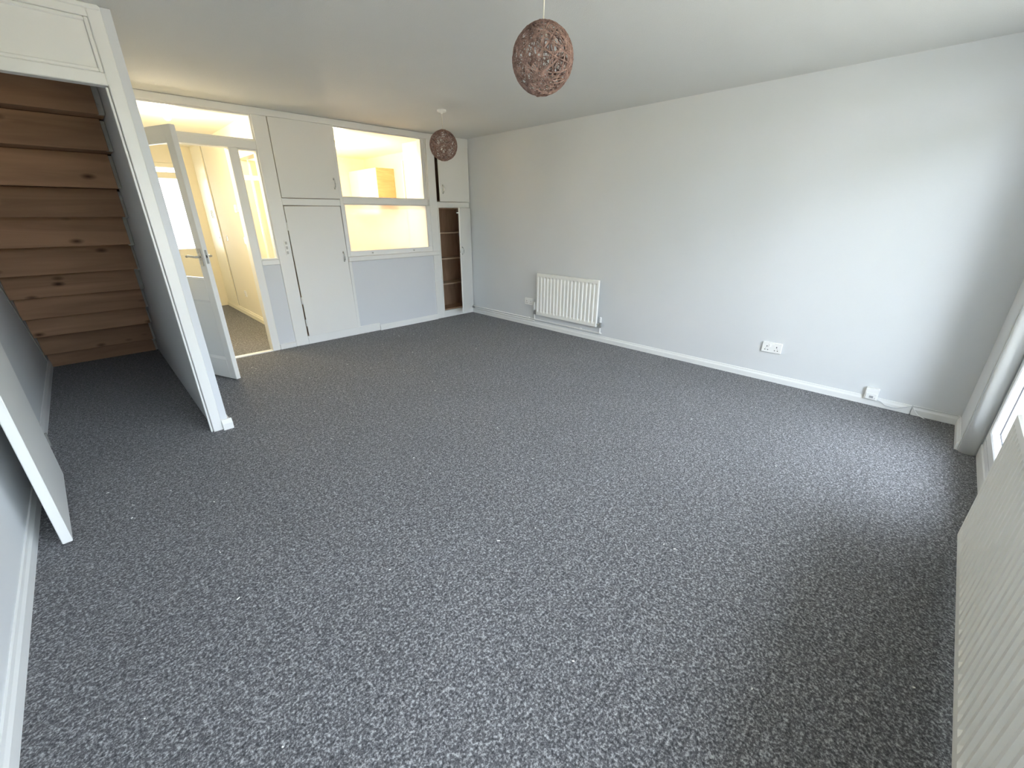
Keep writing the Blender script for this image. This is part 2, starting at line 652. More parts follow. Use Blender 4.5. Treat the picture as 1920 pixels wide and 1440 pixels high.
trim((-0.572, 0.0, 0.0), (-0.001, 0.03, 0.10))            # plinth right
trim((-0.022, 0.0, 0.10), (-0.001, 0.03, 2.285))          # scribe strip at wall
trim((-1.888, 0.012, 0.0), (-0.69, T, 0.906), PANEL, 0.0)
trim((-1.935, -0.034, 0.906), (-0.60, T, 0.962), GLOSS, 0.008)   # hatch sill
mb = MB()
mb.prism([(-y, z) for y, z in prof(0.014, 0.075)], 0, -1.62, -0.69)
n_trim[0] += 1
struct('baseboard_back', GLOSS, mb)
trim((-3.735, 0.0, -0.002), (-2.945, 0.065, 0.012), GLOSS, 0.004)   # threshold strip

# glazing of the storage wall
w = struct_root('window_3', (-3.2, 0.06, 2.108))
sub(w, 'frame', GLOSS, frame_rect(-3.735, -2.69, 2.109, 2.334, 0.014, 0.02, 0.09, 0.002))
sub(w, 'pane', GLASS, MB().box((-3.72, 0.053, 2.124), (-2.705, 0.057, 2.319)))
w = struct_root('window_4', (-2.78, 0.06, 0.985))
sub(w, 'frame', GLOSS, frame_rect(-2.867, -2.691, 0.986, 2.031, 0.012, 0.02, 0.09, 0.002))
sub(w, 'pane', GLASS, MB().box((-2.854, 0.053, 0.999), (-2.704, 0.057, 2.018)))
w = struct_root('window_5', (-1.3, 0.06, 1.62))
sub(w, 'frame', GLOSS, frame_rect(-1.887, -0.691, 1.621, 2.334, 0.010, 0.02, 0.05, 0.002))
sub(w, 'pane', GLASS, MB().box((-1.876, 0.033, 1.632), (-0.703, 0.037, 2.323)))
w = struct_root('window_6', (-1.3, 0.06, 0.962))
m = MB()
m.box((-1.887, 0.006, 0.963), (-0.691, 0.046, 1.022), 0.003)
m.box((-0.748, 0.006, 1.022), (-0.691, 0.046, 1.549), 0.003)
m.box((-1.887, 0.006, 1.022), (-1.872, 0.046, 1.549), 0.002)
m.box((-1.872, 0.006, 1.542), (-0.748, 0.046, 1.549), 0.002)
sub(w, 'sash', GLOSS, m)
sub(w, 'pane', FROST, MB().box((-1.873, 0.024, 1.02), (-0.747, 0.029, 1.543)))
for kx in (-1.60, -1.0):
    sub(w, 'knob', CHROME, MB().cyl((kx, 0.006, 0.993), (kx, -0.012, 0.993), 0.006, 0.009, 12), True)


def d_handle(parent, x, y, z0, z1, mat=CHROME, off=None):
    """bow handle on a face at y, standing off towards -y"""
    zc = (z0 + z1) / 2
    h = (z1 - z0) / 2
    pts = [(x, y + 0.002, z0)]
    for k in range(9):
        a = -math.pi / 2 + math.pi * k / 8
        pts.append((x, y - 0.006 - 0.018 * math.cos(a), zc + h * 0.98 * math.sin(a)))
    pts.append((x, y + 0.002, z1))
    m = MB().tube(pts, 0.0058, 8)
    m.box((x - 0.008, y - 0.003, z0 - 0.012), (x + 0.008, y + 0.001, z0 + 0.012), 0.001)
    m.box((x - 0.008, y - 0.003, z1 - 0.012), (x + 0.008, y + 0.001, z1 + 0.012), 0.001)
    return m


def carcass(t, x0, x1, z0, z1, depth, back_mat=BROWN, y0=0.035):
    th = 0.016
    m = MB()
    m.box((x0, y0, z0), (x0 + th, depth, z1))
    m.box((x1 - th, y0, z0), (x1, depth, z1))
    m.box((x0 + th, y0, z0), (x1 - th, depth, z0 + th))
    m.box((x0 + th, y0, z1 - th), (x1 - th, depth, z1))
    m.box((x0 + th, depth - 0.012, z0 + th), (x1 - th, depth, z1 - th))
    return sub(t, 'carcass', back_mat, m)


def hinge_parts(parent, x, zs, local_off=None):
    for z in zs:
        m = MB().cyl((x, -0.004, z - 0.028), (x, -0.004, z + 0.028), 0.005, None, 8)
        (loc_part(parent, 'hinge', GLOSS, m) if local_off else sub(parent, 'hinge', GLOSS, m))


# upper left cupboard
t = thing('wall_cupboard', 'large upper white cupboard beside the hall door, bow handle low on its right side', 'cupboard', (-2.22, 0.0, 1.597))
carcass(t, -2.549, -1.926, 1.599, 2.334, 0.29)
d = sub(t, 'door', CUPW, MB().box((-2.5488, -0.020, 1.601), (-1.928, -0.001, 2.332), 0.002))
sub(d, 'handle', CHROME, d_handle(d, -1.972, -0.020, 1.712, 1.806))
for z in (1.74, 2.2):
    sub(d, 'hinge', GLOSS, MB().cyl((-2.538, -0.008, z - 0.03), (-2.538, -0.008, z + 0.03), 0.005, None, 8))
# lower left cupboard: door stands a little proud at its hinge side
t = thing('base_cupboard', 'tall lower white cupboard below the largest upper one, door gaping along its hinge side', 'cupboard', (-2.22, 0.0, 0.098))
carcass(t, -2.549, -1.926, 0.10, 1.526, 0.29)
d = bpy.data.objects.new('door', None)
m = MB().box((-0.296, -0.022, -0.708), (0.31, -0.002, 0.714), 0.002)
d = m.out('door', CUPW, t, None)
d.location = (-2.232 + 2.22, -0.003, 0.0005)
d.location.z = 0.099 - 0.098 + 0.0
d.rotation_euler = (0, R(-0.45), 0)
dl = d


def dsub(name, mat, mb_, smooth=False):
    """child of the lower left door; built around the door's own base centre"""
    return mb_.out(name, mat, dl, None, smooth)


dsub('handle', CHROME, d_handle(None, 0.258, -0.010, 0.82, 0.92))
for z in (0.42, 1.22, 0.16):
    dsub('hinge', GLOSS, MB().cyl((-0.307, -0.001, z - 0.04), (-0.307, -0.001, z + 0.04), 0.006, None, 8))
# upper right cupboard
t = thing('wall_cupboard', 'small upper white cupboard in the far corner, partly behind the hanging ball lamp', 'cupboard', (-0.29, 0.0, 1.60))
carcass(t, -0.571, -0.023, 1.602, 2.283, 0.29)
d = MB().box((-0.525, -0.020, 0.0), (0.0, -0.001, 0.682), 0.002).out('door', CUPW, t, None, origin=False)
d.location = (-0.022 + 0.29, -0.002, 0.002)
d.rotation_euler = (0, 0, R(2.2))
d_handle(None, -0.475, -0.020, 0.108, 0.20).out('handle', CHROME, d, None)
# lower right cupboard with open door and shelves
t = thing('base_cupboard', 'narrow tall corner cupboard with its door open on bare brown shelves', 'cupboard', (-0.29, 0.0, 0.10))
carcass(t, -0.571, -0.023, 0.10, 1.524, 0.29)
for z in (0.478, 0.838, 1.192):
    sub(t, 'shelf', SHELFW, MB().box((-0.554, 0.045, z - 0.009), (-0.040, 0.277, z + 0.009), 0.001))
m = MB()
m.box((-0.571, -0.002, 0.10), (-0.554, 0.034, 1.523), 0.002)
sub(t, 'face_strip', GLOSS, m)
d = MB().box((-0.54, -0.020, 0.0), (0.0, 0.0, 1.405), 0.002).out('door', CUPW, t, None, origin=False)
d.location = (-0.023 + 0.29, -0.004, 0.014)
d.rotation_euler = (0, 0, R(35))
d_handle(None, -0.49, -0.020, 0.81, 0.90).out('handle', CHROME, d, None)
MB().box((-0.60, -0.004, 1.335), (-0.47, 0.010, 1.350), 0.002).out('bolt', PLAST, d, None)
MB().box((-0.565, -0.014, 0.83), (-0.535, -0.004, 0.845), 0.002).out('catch', CHROME, d, None)

# ------------------------------------------------------------------ glazed hall door (open)
DA = math.atan2(-0.933, 0.359)
d = struct_root('door_1', (-3.765, -0.015, 0.0), DA)
W, TH, Z0, Z1 = 0.782, 0.040, 0.012, 2.062
m = MB()
m.box((0.0, 0, Z0), (0.085, TH, Z1), 0.003)
m.box((0.70, 0, Z0), (W, TH, Z1), 0.003)
m.box((0.085, 0, 1.955), (0.70, TH, Z1), 0.002)
m.box((0.085, 0, 0.735), (0.70, TH, 0.918), 0.002)
m.box((0.085, 0, Z0), (0.70, TH, 0.195), 0.002)
loc_part(d, 'door_frame', GLOSS, m)
m = MB()
m.box((0.085, 0.012, 0.195), (0.70, TH - 0.012, 0.735))
loc_part(d, 'door_panel', GLOSS, m)
m = MB()
for (a, b, c, e) in ((0.085, 0.70, 0.195, 0.215), (0.085, 0.70, 0.715, 0.735)):
    m.prism([(0.001, c if c < 0.3 else e), (0.012, c), (0.012, e)], 0, a, b)
m.prism([(0.085, 0.001), (0.105, 0.012), (0.085, 0.012)], 2, 0.195, 0.735)
m.prism([(0.70, 0.001), (0.68, 0.012), (0.70, 0.012)], 2, 0.195, 0.735)
loc_part(d, 'panel_moulding', GLOSS, m)
m = MB()
m.box((0.085, 0.006, 0.918), (0.097, TH - 0.006, 1.955))
m.box((0.688, 0.006, 0.918), (0.70, TH - 0.006, 1.955))
m.box((0.097, 0.006, 0.918), (0.688, TH - 0.006, 0.930))
m.box((0.097, 0.006, 1.943), (0.688, TH - 0.006, 1.955))
loc_part(d, 'glazing_bead', GLOSS, m)
loc_part(d, 'pane', GLASS, MB().box((0.096, 0.018, 0.929), (0.689, 0.022, 1.944)))
for s, y in ((-1, 0.0), (1, TH)):
    hnd = loc_part(d, 'door_handle', CHROME, MB().box((0.722, min(y, y + s * 0.006), 1.03), (0.756, max(y, y + s * 0.006), 1.17), 0.002))
    m = MB().cyl((0.739, y, 1.107), (0.739, y + s * 0.045, 1.107), 0.009, None, 12)
    m.tube([(0.739, y + s * 0.045, 1.107), (0.70, y + s * 0.050, 1.110), (0.65, y + s * 0.048, 1.112), (0.615, y + s * 0.044, 1.106)], 0.0085, 10)
    lv = m.out('lever', CHROME, d, None, True)
loc_part(d, 'latch', STEEL, MB().box((W - 0.001, 0.012, 1.05), (W + 0.0025, 0.028, 1.16), 0.001))
loc_part(d, 'latch_bolt', DARK, MB().box((W, 0.015, 1.098), (W + 0.004, 0.026, 1.118), 0.001))

# ------------------------------------------------------------------ stair cupboard front
YC = -1.77
m = MB()
m.box((-3.870, YC, 0.0), (-3.812, -1.70, 2.40), 0.004)
m.box((XL, YC, 0.0), (-4.662, -1.70, 2.40), 0.004)
m.box((-4.662, YC, 2.055), (-3.870, -1.70, 2.112), 0.004)
m.box((-4.662, YC, 2.345), (-3.870, -1.70, 2.40), 0.003)
n_trim[0] += 1
struct('trim_%d' % n_trim[0], GLOSS, m)
trim((-3.812, -1.765, 0.0), (-3.772, -1.742, 2.398), PANEL, 0.001)
m = MB()
m.box((-4.662, YC - 0.012, 2.378), (-3.818, YC, 2.40), 0.004)
n_trim[0] += 1
struct('trim_%d' % n_trim[0], GLOSS, m)
# stop bead inside the jamb
trim((-3.884, -1.755, 0.0), (-3.872, -1.72, 2.05), GLOSS, 0.002)
w = struct_root('door_panel', (-4.266, -1.74, 2.112))
w.name = 'door_2'
sub(w, 'moulding', GLOSS, frame_rect(-4.661, -3.871, 2.113, 2.344, 0.018, -1.766, -1.74, 0.004))
sub(w, 'panel', GLOSS, MB().box((-4.642, -1.752, 2.132), (-3.89, -1.738, 2.326)))
# open understair door
d = struct_root('door_3', (-4.655, -1.80, 0.0), math.atan2(-0.999, 0.0436))
loc_part(d, 'door_leaf', GLOSS, MB().box((0, 0, 0.022), (0.795, 0.035, 2.05), 0.003))
for z in (0.25, 1.8):
    loc_part(d, 'hinge', STEEL, MB().cyl((-0.006, 0.038, z - 0.04), (-0.006, 0.038, z + 0.04), 0.006, None, 10))

# ------------------------------------------------------------------ underside of the stairs: backs of the risers, undersides of the treads
st = struct_root('trim_40', (-4.29, 1.02, 0.0))
SO = st.location
nose = [0.0, 0.168, 0.387, 0.583, 0.79, 0.987, 1.205, 1.414, 1.61, 1.827, 2.012, 2.225, 2.385]
ye = [1.02 - z / 0.93 for z in nose]
for i in range(len(nose) - 1):
    xa = XL + 0.002
    xb = -3.862 - random.uniform(0.016, 0.034)
    tilt = random.uniform(-0.003, 0.003)
    m = MB().box((xa, ye[i], nose[i] + tilt), (xb, ye[i] + 0.020, nose[i + 1] + 0.002), 0.002)
    m.out('riser', PLANK, st, SO)
    if i + 2 < len(nose):
        m = MB().box((xa, ye[i + 1] + 0.0205, nose[i + 1] + 0.004), (-3.864, ye[i] + 0.045, nose[i + 1] + 0.028), 0.002)
        m.out('tread', PLANK, st, SO)
    # rough plaster packing at the wall end of each riser
    m = MB().box((-3.902, ye[i] + 0.012 + random.uniform(-0.006, 0.004), nose[i] + random.uniform(-0.012, 0.006)), (-3.863, ye[i] + 0.06, nose[i + 1] - random.uniform(0.0, 0.02)), 0.004)
    m.out('plaster_edge', PLASTER, st, SO)
m = MB()
m.prism([(1.31, 0.0), (1.31 - 2.385 / 0.93, 2.385), (1.7, 2.385), (1.7, 0.0)], 0, XL + 0.001, -3.863)
m.out('stair_backing', GAP_SHADE, st, SO)  # solid backing added behind the boards to block light
up_, dn = [], []
for k in range(25):
    z = 0.02 + 2.2 * k / 24
    y = 1.02 - z / 0.93
    up_.append((y + 0.02, z))
    dn.append((y - 0.028 - random.uniform(-0.006, 0.010), z - 0.012))
MB().prism(up_ + dn[::-1], 0, XL, XL + 0.006).out('plaster_line', PLASTER, st, SO)


# ------------------------------------------------------------------ radiators
def radiator(name, label, loc, rz, L, Hh, pitch, group=None):
    """panel radiator: local x along its length, front towards -y, back at y = 0, z from its bottom edge"""
    t = thing(name, label, 'radiator', loc, rz, group)
    m = MB()
    bm = m.bm
    rows = [(0.0, 0.010), (0.004, 0.0), (0.038, 0.0), (0.060, 1.0), (Hh - 0.058, 1.0), (Hh - 0.036, 0.0), (Hh - 0.004, 0.0), (Hh, 0.010)]
    n = int(round((L - 0.03) / pitch))
    p = (L - 0.03) / n
    cols = [(-L / 2, 0), (-L / 2 + 0.004, 0), (-L / 2 + 0.013, 0)]
    for i in range(n):
        c = -L / 2 + 0.015 + (i + 0.5) * p
        cols += [(c - p * 0.34, 0), (c - p * 0.20, 1), (c + p * 0.20, 1), (c + p * 0.34, 0)]
    cols += [(L / 2 - 0.013, 0), (L / 2 - 0.004, 0), (L / 2, 0)]
    FR = -0.058
    g = []
    for x, f in cols:
        col = []
        edge = abs(abs(x) - L / 2) < 1e-6
        for z, k in rows:
            if k == 1.0:
                y = FR + 0.013 * f
            elif k == 0.0:
                y = FR
            else:
                y = FR + k
            if edge:
                y = FR + 0.016
            col.append(bm.verts.new((x, y, z)))
        g.append(col)
    for i in range(len(cols) - 1):
        for j in range(len(rows) - 1):
            bm.faces.new((g[i][j], g[i + 1][j], g[i + 1][j + 1], g[i][j + 1]))
    # sides / back shell of the panel
    back = [[bm.verts.new((x, FR + 0.024, z)) for z in (0.0, Hh)] for x in (-L / 2, L / 2)]
    bm.faces.new((back[0][0], back[0][1], back[1][1], back[1][0]))
    bm.faces.new([c[0] for c in g] + [back[1][0], back[0][0]])
    bm.faces.new([c[-1] for c in g][::-1] + [back[0][1], back[1][1]])
    bm.faces.new([v for v in g[0]] + [back[0][1], back[0][0]])
    bm.faces.new([v for v in g[-1]][::-1] + [back[1][0], back[1][1]])
    loc_part(t, 'panel', RADW, m)
    for s in (-1, 1):
        x = s * (L / 2 - 0.14)
        loc_part(t, 'bracket', RADW, MB().box((x - 0.016, FR + 0.024, 0.05), (x + 0.016, -0.003, Hh - 0.06), 0.002))
    return t


LR = 0.965
t = radiator('radiator', 'white ribbed panel radiator on the right wall near the far corner', (0.0, -1.866, 0.178), R(-90), LR, 0.548, 0.0535)
FR = -0.04
# local x after -90 deg: +x points to -Y (towards the camera)
for s, nm in ((-1, 'thermostat_valve'), (1, 'lockshield_valve')):
    x0 = s * (LR / 2)
    xv = s * (LR / 2 + 0.045)
    m = MB().cyl((x0 - s * 0.004, -0.035, 0.035), (xv, -0.035, 0.035), 0.009, None, 12)
    m.cyl((xv, -0.035, 0.012), (xv, -0.035, 0.062), 0.013, None, 14)
    m.cyl((xv, -0.035, 0.0), (xv, -0.035, 0.014), 0.0155, None, 6)
    v = loc_part(t, nm, CHROME, m)
    hh = 0.10 if s < 0 else 0.062
    wd = 0.017 if s < 0 else 0.013
    m = MB().cyl((xv, -0.035, 0.062), (xv, -0.035, 0.062 + hh), wd, wd * 0.92, 18)
    m.out('valve_cap', PLAST, t, None)
    m = MB().cyl((xv, -0.035, 0.002), (xv, -0.035, -0.07), 0.0085, None, 12)
    m.out('pipe_tail', PLAST, t, None)

t = radiator('radiator', 'long white ribbed panel radiator under the window, cut off by the bottom right corner', (-2.66, -5.521, 0.10), R(180), 1.78, 0.60, 0.0515)
m = MB()
m.cyl((0.945, -0.035, 0.035), (0.885, -0.035, 0.035), 0.010, None, 12)
m.cyl((0.945, -0.035, -0.098), (0.945, -0.035, 0.06), 0.010, None, 12)

# heating pipes along the right baseboard
for z, y1, nm in ((0.104, -2.40, 'upper white heating pipe clipped along the top of the right baseboard'), (0.082, -1.335, 'short lower white heating pipe on the baseboard between corner and radiator')):
    o = MB().tube([(-0.020, -0.012, z), (-0.020, y1, z), (-0.026, y1 - 0.008, z + 0.002), (-0.034, y1 - 0.010, z + 0.01)] if y1 < -2 else [(-0.0275, -0.075, z - 0.006), (-0.0275, y1 + 0.012, z), (-0.030, y1, z - 0.004), (-0.035, y1 - 0.002, z + 0.002)], 0.0078, 10).out('heating_pipe', PLAST)
    o['label'] = nm
    o['category'] = 'pipe'
for i, (y, lab) in enumerate(((-1.22, 'white pipe clip just left of the ribbed radiator'), (-2.10, 'white pipe clip below the right end of the ribbed radiator'))):
    o = MB().box((-0.031, y - 0.012, 0.094), (-0.001, y + 0.012, 0.116), 0.003).out('pipe_clip', PLAST)
    o['label'] = lab
    o['category'] = 'pipe clip'
m = MB().cyl((-0.020, -0.02, 0.075), (-0.020, -0.02, 0.125), 0.013, None, 10)
m.cyl((-0.024, -0.045, 0.082), (-0.024, -0.02, 0.082), 0.012, None, 10)
o = m.out('pipe_elbow', STEEL)
o['label'] = 'dark metal pipe elbow low in the far corner of the room'
o['category'] = 'pipe fitting'


# ------------------------------------------------------------------ sockets and small wall fittings
def socket(label, y0, y1, z0, z1, double=True):
    """socket on the right wall (x = 0), facing -x"""
    yc = (y0 + y1) / 2
    t = thing('wall_socket', label, 'socket', (0, yc, z0))
    sub(t, 'plate', PLAST, MB().box((-0.0155, y0, z0), (0.0, y1, z1), 0.003, 2))
    cs = (yc - 0.25 * (y1 - y0), yc + 0.25 * (y1 - y0)) if double else (yc,)
    Hh = z1 - z0
    for k, c in enumerate(cs):
        sub(t, 'pin_hole', DARK, MB().box((-0.0163, c - 0.003, z0 + Hh * 0.52), (-0.0150, c + 0.003, z0 + Hh * 0.66)))
        for s in (-1, 1):
            sub(t, 'pin_hole', DARK, MB().box((-0.0163, c + s * 0.0115 - 0.004, z0 + Hh * 0.22), (-0.0150, c + s * 0.0115 + 0.004, z0 + Hh * 0.29)))
        rc = yc + (0.016 if c > yc else -0.016) if double else c
        sub(t, 'rocker', PLAST, MB().box((-0.0195, rc - 0.008, z0 + Hh * 0.56), (-0.0150, rc + 0.008, z0 + Hh * 0.84), 0.002))
    for s in (0.2, 0.8):
        sub(t, 'screw', STEEL, MB().cyl((-0.0163, y0 + (y1 - y0) * s, z0 + Hh * 0.42), (-0.0145, y0 + (y1 - y0) * s, z0 + Hh * 0.42), 0.003, None, 8))
    return t


socket('white double socket in the middle of the bright right wall', -4.279, -4.123, 0.268, 0.360)
socket('white double socket half hidden behind the ribbed radiator', -1.285, -1.135, 0.286, 0.372)
t = thing('phone_socket', 'small square white phone socket on the right baseboard with a thin cable', 'phone socket', (0, -4.965, 0.050))
sub(t, 'box', PLAST, MB().box((-0.036, -5.006, 0.050), (0.0, -4.924, 0.146), 0.005, 2))
sub(t, 'faceplate', PLAST, MB().box((-0.041, -5.000, 0.056), (-0.035, -4.930, 0.106), 0.002))
sub(t, 'jack', plain('grey_plastic', (0.35, 0.36, 0.38), 0.5), MB().box((-0.0425, -4.980, 0.068), (-0.0405, -4.955, 0.086), 0.0005))
sub(t, 'screw', STEEL, MB().cyl((-0.043, -4.990, 0.070), (-0.040, -4.990, 0.070), 0.003, None, 8))
pts = [(-0.030, -5.005, 0.060), (-0.028, -5.03, 0.052), (-0.022, -5.06, 0.030), (-0.020, -5.10, 0.022), (-0.020, -5.14, 0.028), (-0.020, -5.18, 0.050), (-0.020, -5.215, 0.068), (-0.018, -5.26, 0.073), (-0.018, -5.40, 0.0735), (-0.02, -5.462, 0.0735)]
o = MB().tube(pts, 0.0034, 6).out('phone_cable', plain('grey_cable', (0.62, 0.63, 0.64), 0.5))
o['label'] = 'thin white cable sagging from the phone socket along the baseboard'
o['category'] = 'cable'
o = MB().tube([(-0.0195, -5.222, 0.062), (-0.024, -5.235, 0.040), (-0.034, -5.262, 0.014), (-0.046, -5.292, 0.006), (-0.052, -5.300, 0.0045)], 0.0024, 6).out('wire_end', PLAST)
o['label'] = 'loose white wire end hanging off the baseboard onto the carpet'
o['category'] = 'cable'
ROCK = plain('grey_rocker', (0.52, 0.52, 0.50), 0.45)
# switch plate on the broad stile
t = thing('light_switch', 'narrow white switch plate on the stile beside the hall door', 'switch', (-2.597, 0.0, 1.02))
sub(t, 'plate', PLAST, MB().box((-2.613, -0.011, 1.022), (-2.580, 0.0, 1.178), 0.003, 2))
for z in (1.05, 1.10, 1.15):
    sub(t, 'rocker', ROCK, MB().box((-2.606, -0.017, z - 0.015), (-2.587, -0.0105, z + 0.015), 0.002))


# ------------------------------------------------------------------ pendant lamps
def shade_mesh():
    m = MB()
    rnd = random.Random(11)
    RR = 0.1385
    for k in range(88):
        ax = Vector((rnd.gauss(0, 1), rnd.gauss(0, 1), rnd.gauss(0, 1))).normalized()
        dd = rnd.uniform(-0.62, 0.62)
        u = ax.orthogonal().normalized()
        v = ax.cross(u)
        rr = math.sqrt(1 - dd * dd)
        ph = rnd.uniform(0, 6.28)
        w1, w2 = rnd.uniform(0.01, 0.09), rnd.choice((2, 3, 4, 5))
        pts = []
        ok = True
        for i in range(40):
            a = 2 * math.pi * i / 40
            q = (ax * (dd + w1 * math.sin(w2 * a + ph)) + rr * (math.cos(a) * u + math.sin(a) * v)).normalized()
            s = RR + rnd.uniform(-0.0015, 0.0015)
            pts.append(q * s)
        # keep the two pole openings clear: flatten strands that cross them
        for p in pts:
            if math.hypot(p.x, p.y) < 0.03:
                f = 0.03 / max(1e-4, math.hypot(p.x, p.y))
                p.x *= f
                p.y *= f
        m.tube(pts, rnd.uniform(0.0013, 0.0025), 3, True)
    return m


def pendant(label, x, y):
    t = thing('pendant_lamp', label, 'ceiling lamp', (x, y, H))
    m = MB().cyl((0, 0, 0), (0, 0, -0.014), 0.045, 0.045, 28)
    m.cyl((0, 0, -0.014), (0, 0, -0.022), 0.045, 0.032, 28)
    m.cyl((0, 0, -0.022), (0, 0, -0.034), 0.013, 0.010, 16)
    loc_part(t, 'ceiling_rose', PLAST, m)
    loc_part(t, 'flex', CORD, MB().cyl((0, 0, -0.03), (0, 0, -0.19), 0.0032, None, 8))
    m = MB().cyl((0, 0, -0.165), (0, 0, -0.19), 0.009, 0.017, 16)
    m.cyl((0, 0, -0.19), (0, 0, -0.235), 0.017, 0.019, 16)
    loc_part(t, 'lamp_holder', PLAST, m)
    s = shade_mesh().out('shade', STRING, t, None, origin=False)
    s.location = (0, 0, -0.312)
    m = MB()
    m.tube([(0.031 * math.cos(a * math.pi / 12), 0.031 * math.sin(a * math.pi / 12), -0.177) for a in range(24)], 0.002, 6, True)
    m.cyl((-0.031, 0, -0.179), (0.031, 0, -0.179), 0.0015, None, 6)
    m.cyl((0, -0.031, -0.179), (0, 0.031, -0.179), 0.0015, None, 6)
    loc_part(t, 'shade_ring', STRING, m)
    return t


pl = pendant('brown woven ball pendant hanging nearest the camera, its cord cut by the top edge', -2.457, -3.549)
p2 = copy_tree(pl)
p2.location = (-1.272, -1.157, H)
p2['label'] = 'brown woven ball pendant farther off, by the corner cupboards'
for o in (pl, p2):
    o['group'] = 'brown woven ball pendants'
for ch in p2.children:
    if ch.name.startswith('shade') and not ch.name.startswith('shade_ring'):
        ch.rotation_euler = (0, 0, 2.0)

# ------------------------------------------------------------------ hall
d = struct_root('door_4', (-3.27, 3.5, 0.0))
m = frame_rect(-3.66, -2.74, 0.0, 2.158, 0.06, 3.47, 3.54, 0.003)
m.box((-3.60, 3.475, 0.06), (-2.80, 3.535, 0.94), 0.003)
m.box((-3.60, 3.475, 1.95), (-2.80, 3.535, 2.035), 0.003)
sub(d, 'door_frame', CREAMW, m)
sub(d, 'panel_bead', CREAMW, frame_rect(-3.54, -2.86, 0.16, 0.86, 0.02, 3.466, 3.476, 0.002))
sub(d, 'pane', FROST, MB().box((-3.60, 3.503, 0.94), (-2.80, 3.507, 1.95)))
sub(d, 'pane', FROST, MB().box((-3.60, 3.503, 2.035), (-2.80, 3.507, 2.098)))
# hall cupboard doors on the right hall wall
t = thing('hall_cupboard', 'tall cream cupboard door at the end of the hall wall', 'cupboard', (-2.615, 3.05, 0.09))
sub(t, 'door', CREAMW, MB().box((-2.628, 2.73, 0.095), (-2.611, 3.36, 2.36), 0.002))
d_ = [c for c in t.children][0]
m = MB()
m.tube([(-2.631, 2.88, 1.39), (-2.631, 2.96, 1.39), (-2.631, 2.96, 1.50), (-2.631, 2.88, 1.50)], 0.003, 6, True)
sub(t, 'recessed_pull', STEEL, m)
sub(t, 'seam', STEEL, MB().box((-2.6135, 2.716, 0.09), (-2.6105, 2.729, 2.37)))
sub(t, 'keyhole', DARK, MB().box((-2.6295, 2.80, 1.10), (-2.6275, 2.82, 1.13)))
t = thing('hall_hook', 'small dark coat hook on the cream hall wall', 'hook', (-2.61, 2.44, 1.07))
m = MB().tube([(-2.611, 2.44, 1.15), (-2.622, 2.44, 1.14), (-2.618, 2.44, 1.10), (-2.632, 2.44, 1.085), (-2.640, 2.44, 1.10)], 0.004, 6)
sub(t, 'hook_arm', STEEL, m)
sub(t, 'back_plate', STEEL, MB().box((-2.614, 2.43, 1.08), (-2.61, 2.45, 1.16), 0.001))
t = thing('thermostat', 'white thermostat box high on the cream hall wall', 'thermostat', (-2.61, 1.52, 1.46))
sub(t, 'case', PLAST, MB().box((-2.642, 1.475, 1.465), (-2.61, 1.555, 1.555), 0.004, 2))
sub(t, 'dial', PLAST, MB().cyl((-2.647, 1.515, 1.50), (-2.641, 1.515, 1.50), 0.022, None, 18))
t = thing('light_switch', 'white square switch on the cream hall wall below the thermostat', 'switch', (-2.61, 1.46, 1.08))
sub(t, 'plate', PLAST, MB().box((-2.628, 1.415, 1.08), (-2.61, 1.50, 1.166), 0.003, 2))
sub(t, 'rocker', PLAST, MB().box((-2.632, 1.448, 1.108), (-2.627, 1.468, 1.140), 0.002))
t = thing('wall_socket', 'white single socket low on the cream hall wall', 'socket', (-2.61, 2.13, 0.30))
sub(t, 'plate', PLAST, MB().box((-2.622, 2.087, 0.305), (-2.61, 2.173, 0.391), 0.003, 2))
sub(t, 'rocker', PLAST, MB().box((-2.626, 2.10, 0.35), (-2.621, 2.115, 0.375), 0.001))
for dy in (-0.011, 0.011):
    sub(t, 'pin_hole', DARK, MB().box((-2.6228, 2.135 + dy - 0.004, 0.325), (-2.6215, 2.135 + dy + 0.004, 0.332)))
sub(t, 'pin_hole', DARK, MB().box((-2.6228, 2.132, 0.347), (-2.6215, 2.138, 0.358)))


def flush_light(label, x, y, r, lamp_w):
    t = thing('ceiling_light', label, 'ceiling light', (x, y, H - 0.006))
    zc = -0.0
    m = MB().cyl((0, 0, 0), (0, 0, -0.03), r, r * 0.96, 28)
    loc_part(t, 'base', plain('light_base_%d' % int(r * 1000), (0.55, 0.50, 0.38), 0.5), m)
    m = MB().cyl((0, 0, -0.03), (0, 0, -0.05), r * 0.35, r * 0.35, 16)
    loc_part(t, 'lamp_holder', PLAST, m)
    b = bmesh.new()
    bmesh.ops.create_uvsphere(b, u_segments=16, v_segments=10, radius=0.032)
    b.transform(Matrix.Translation((0, 0, -0.078)))
    m = MB()
    m._merge(b)
    loc_part(t, 'bulb', BULB, m, True)
    ld = bpy.data.lights.new('lamp_light', 'POINT')
    ld.energy = lamp_w
    ld.color = (1.0, 0.83, 0.55)
    ld.shadow_soft_size = 0.06
    lo_ = bpy.data.objects.new('lamp_light', ld)
    COL.objects.link(lo_)
    lo_.parent = t
    lo_.location = (0, 0, -0.22)
    return t


flush_light('round bare-bulb light on the hall ceiling behind the glass over the door', -3.258, 0.60, 0.075, HALL_LAMP)
flush_light('small bare-bulb light on the kitchen ceiling behind the upper hatch pane', -1.249, 1.34, 0.05, KITCHEN_LAMP)
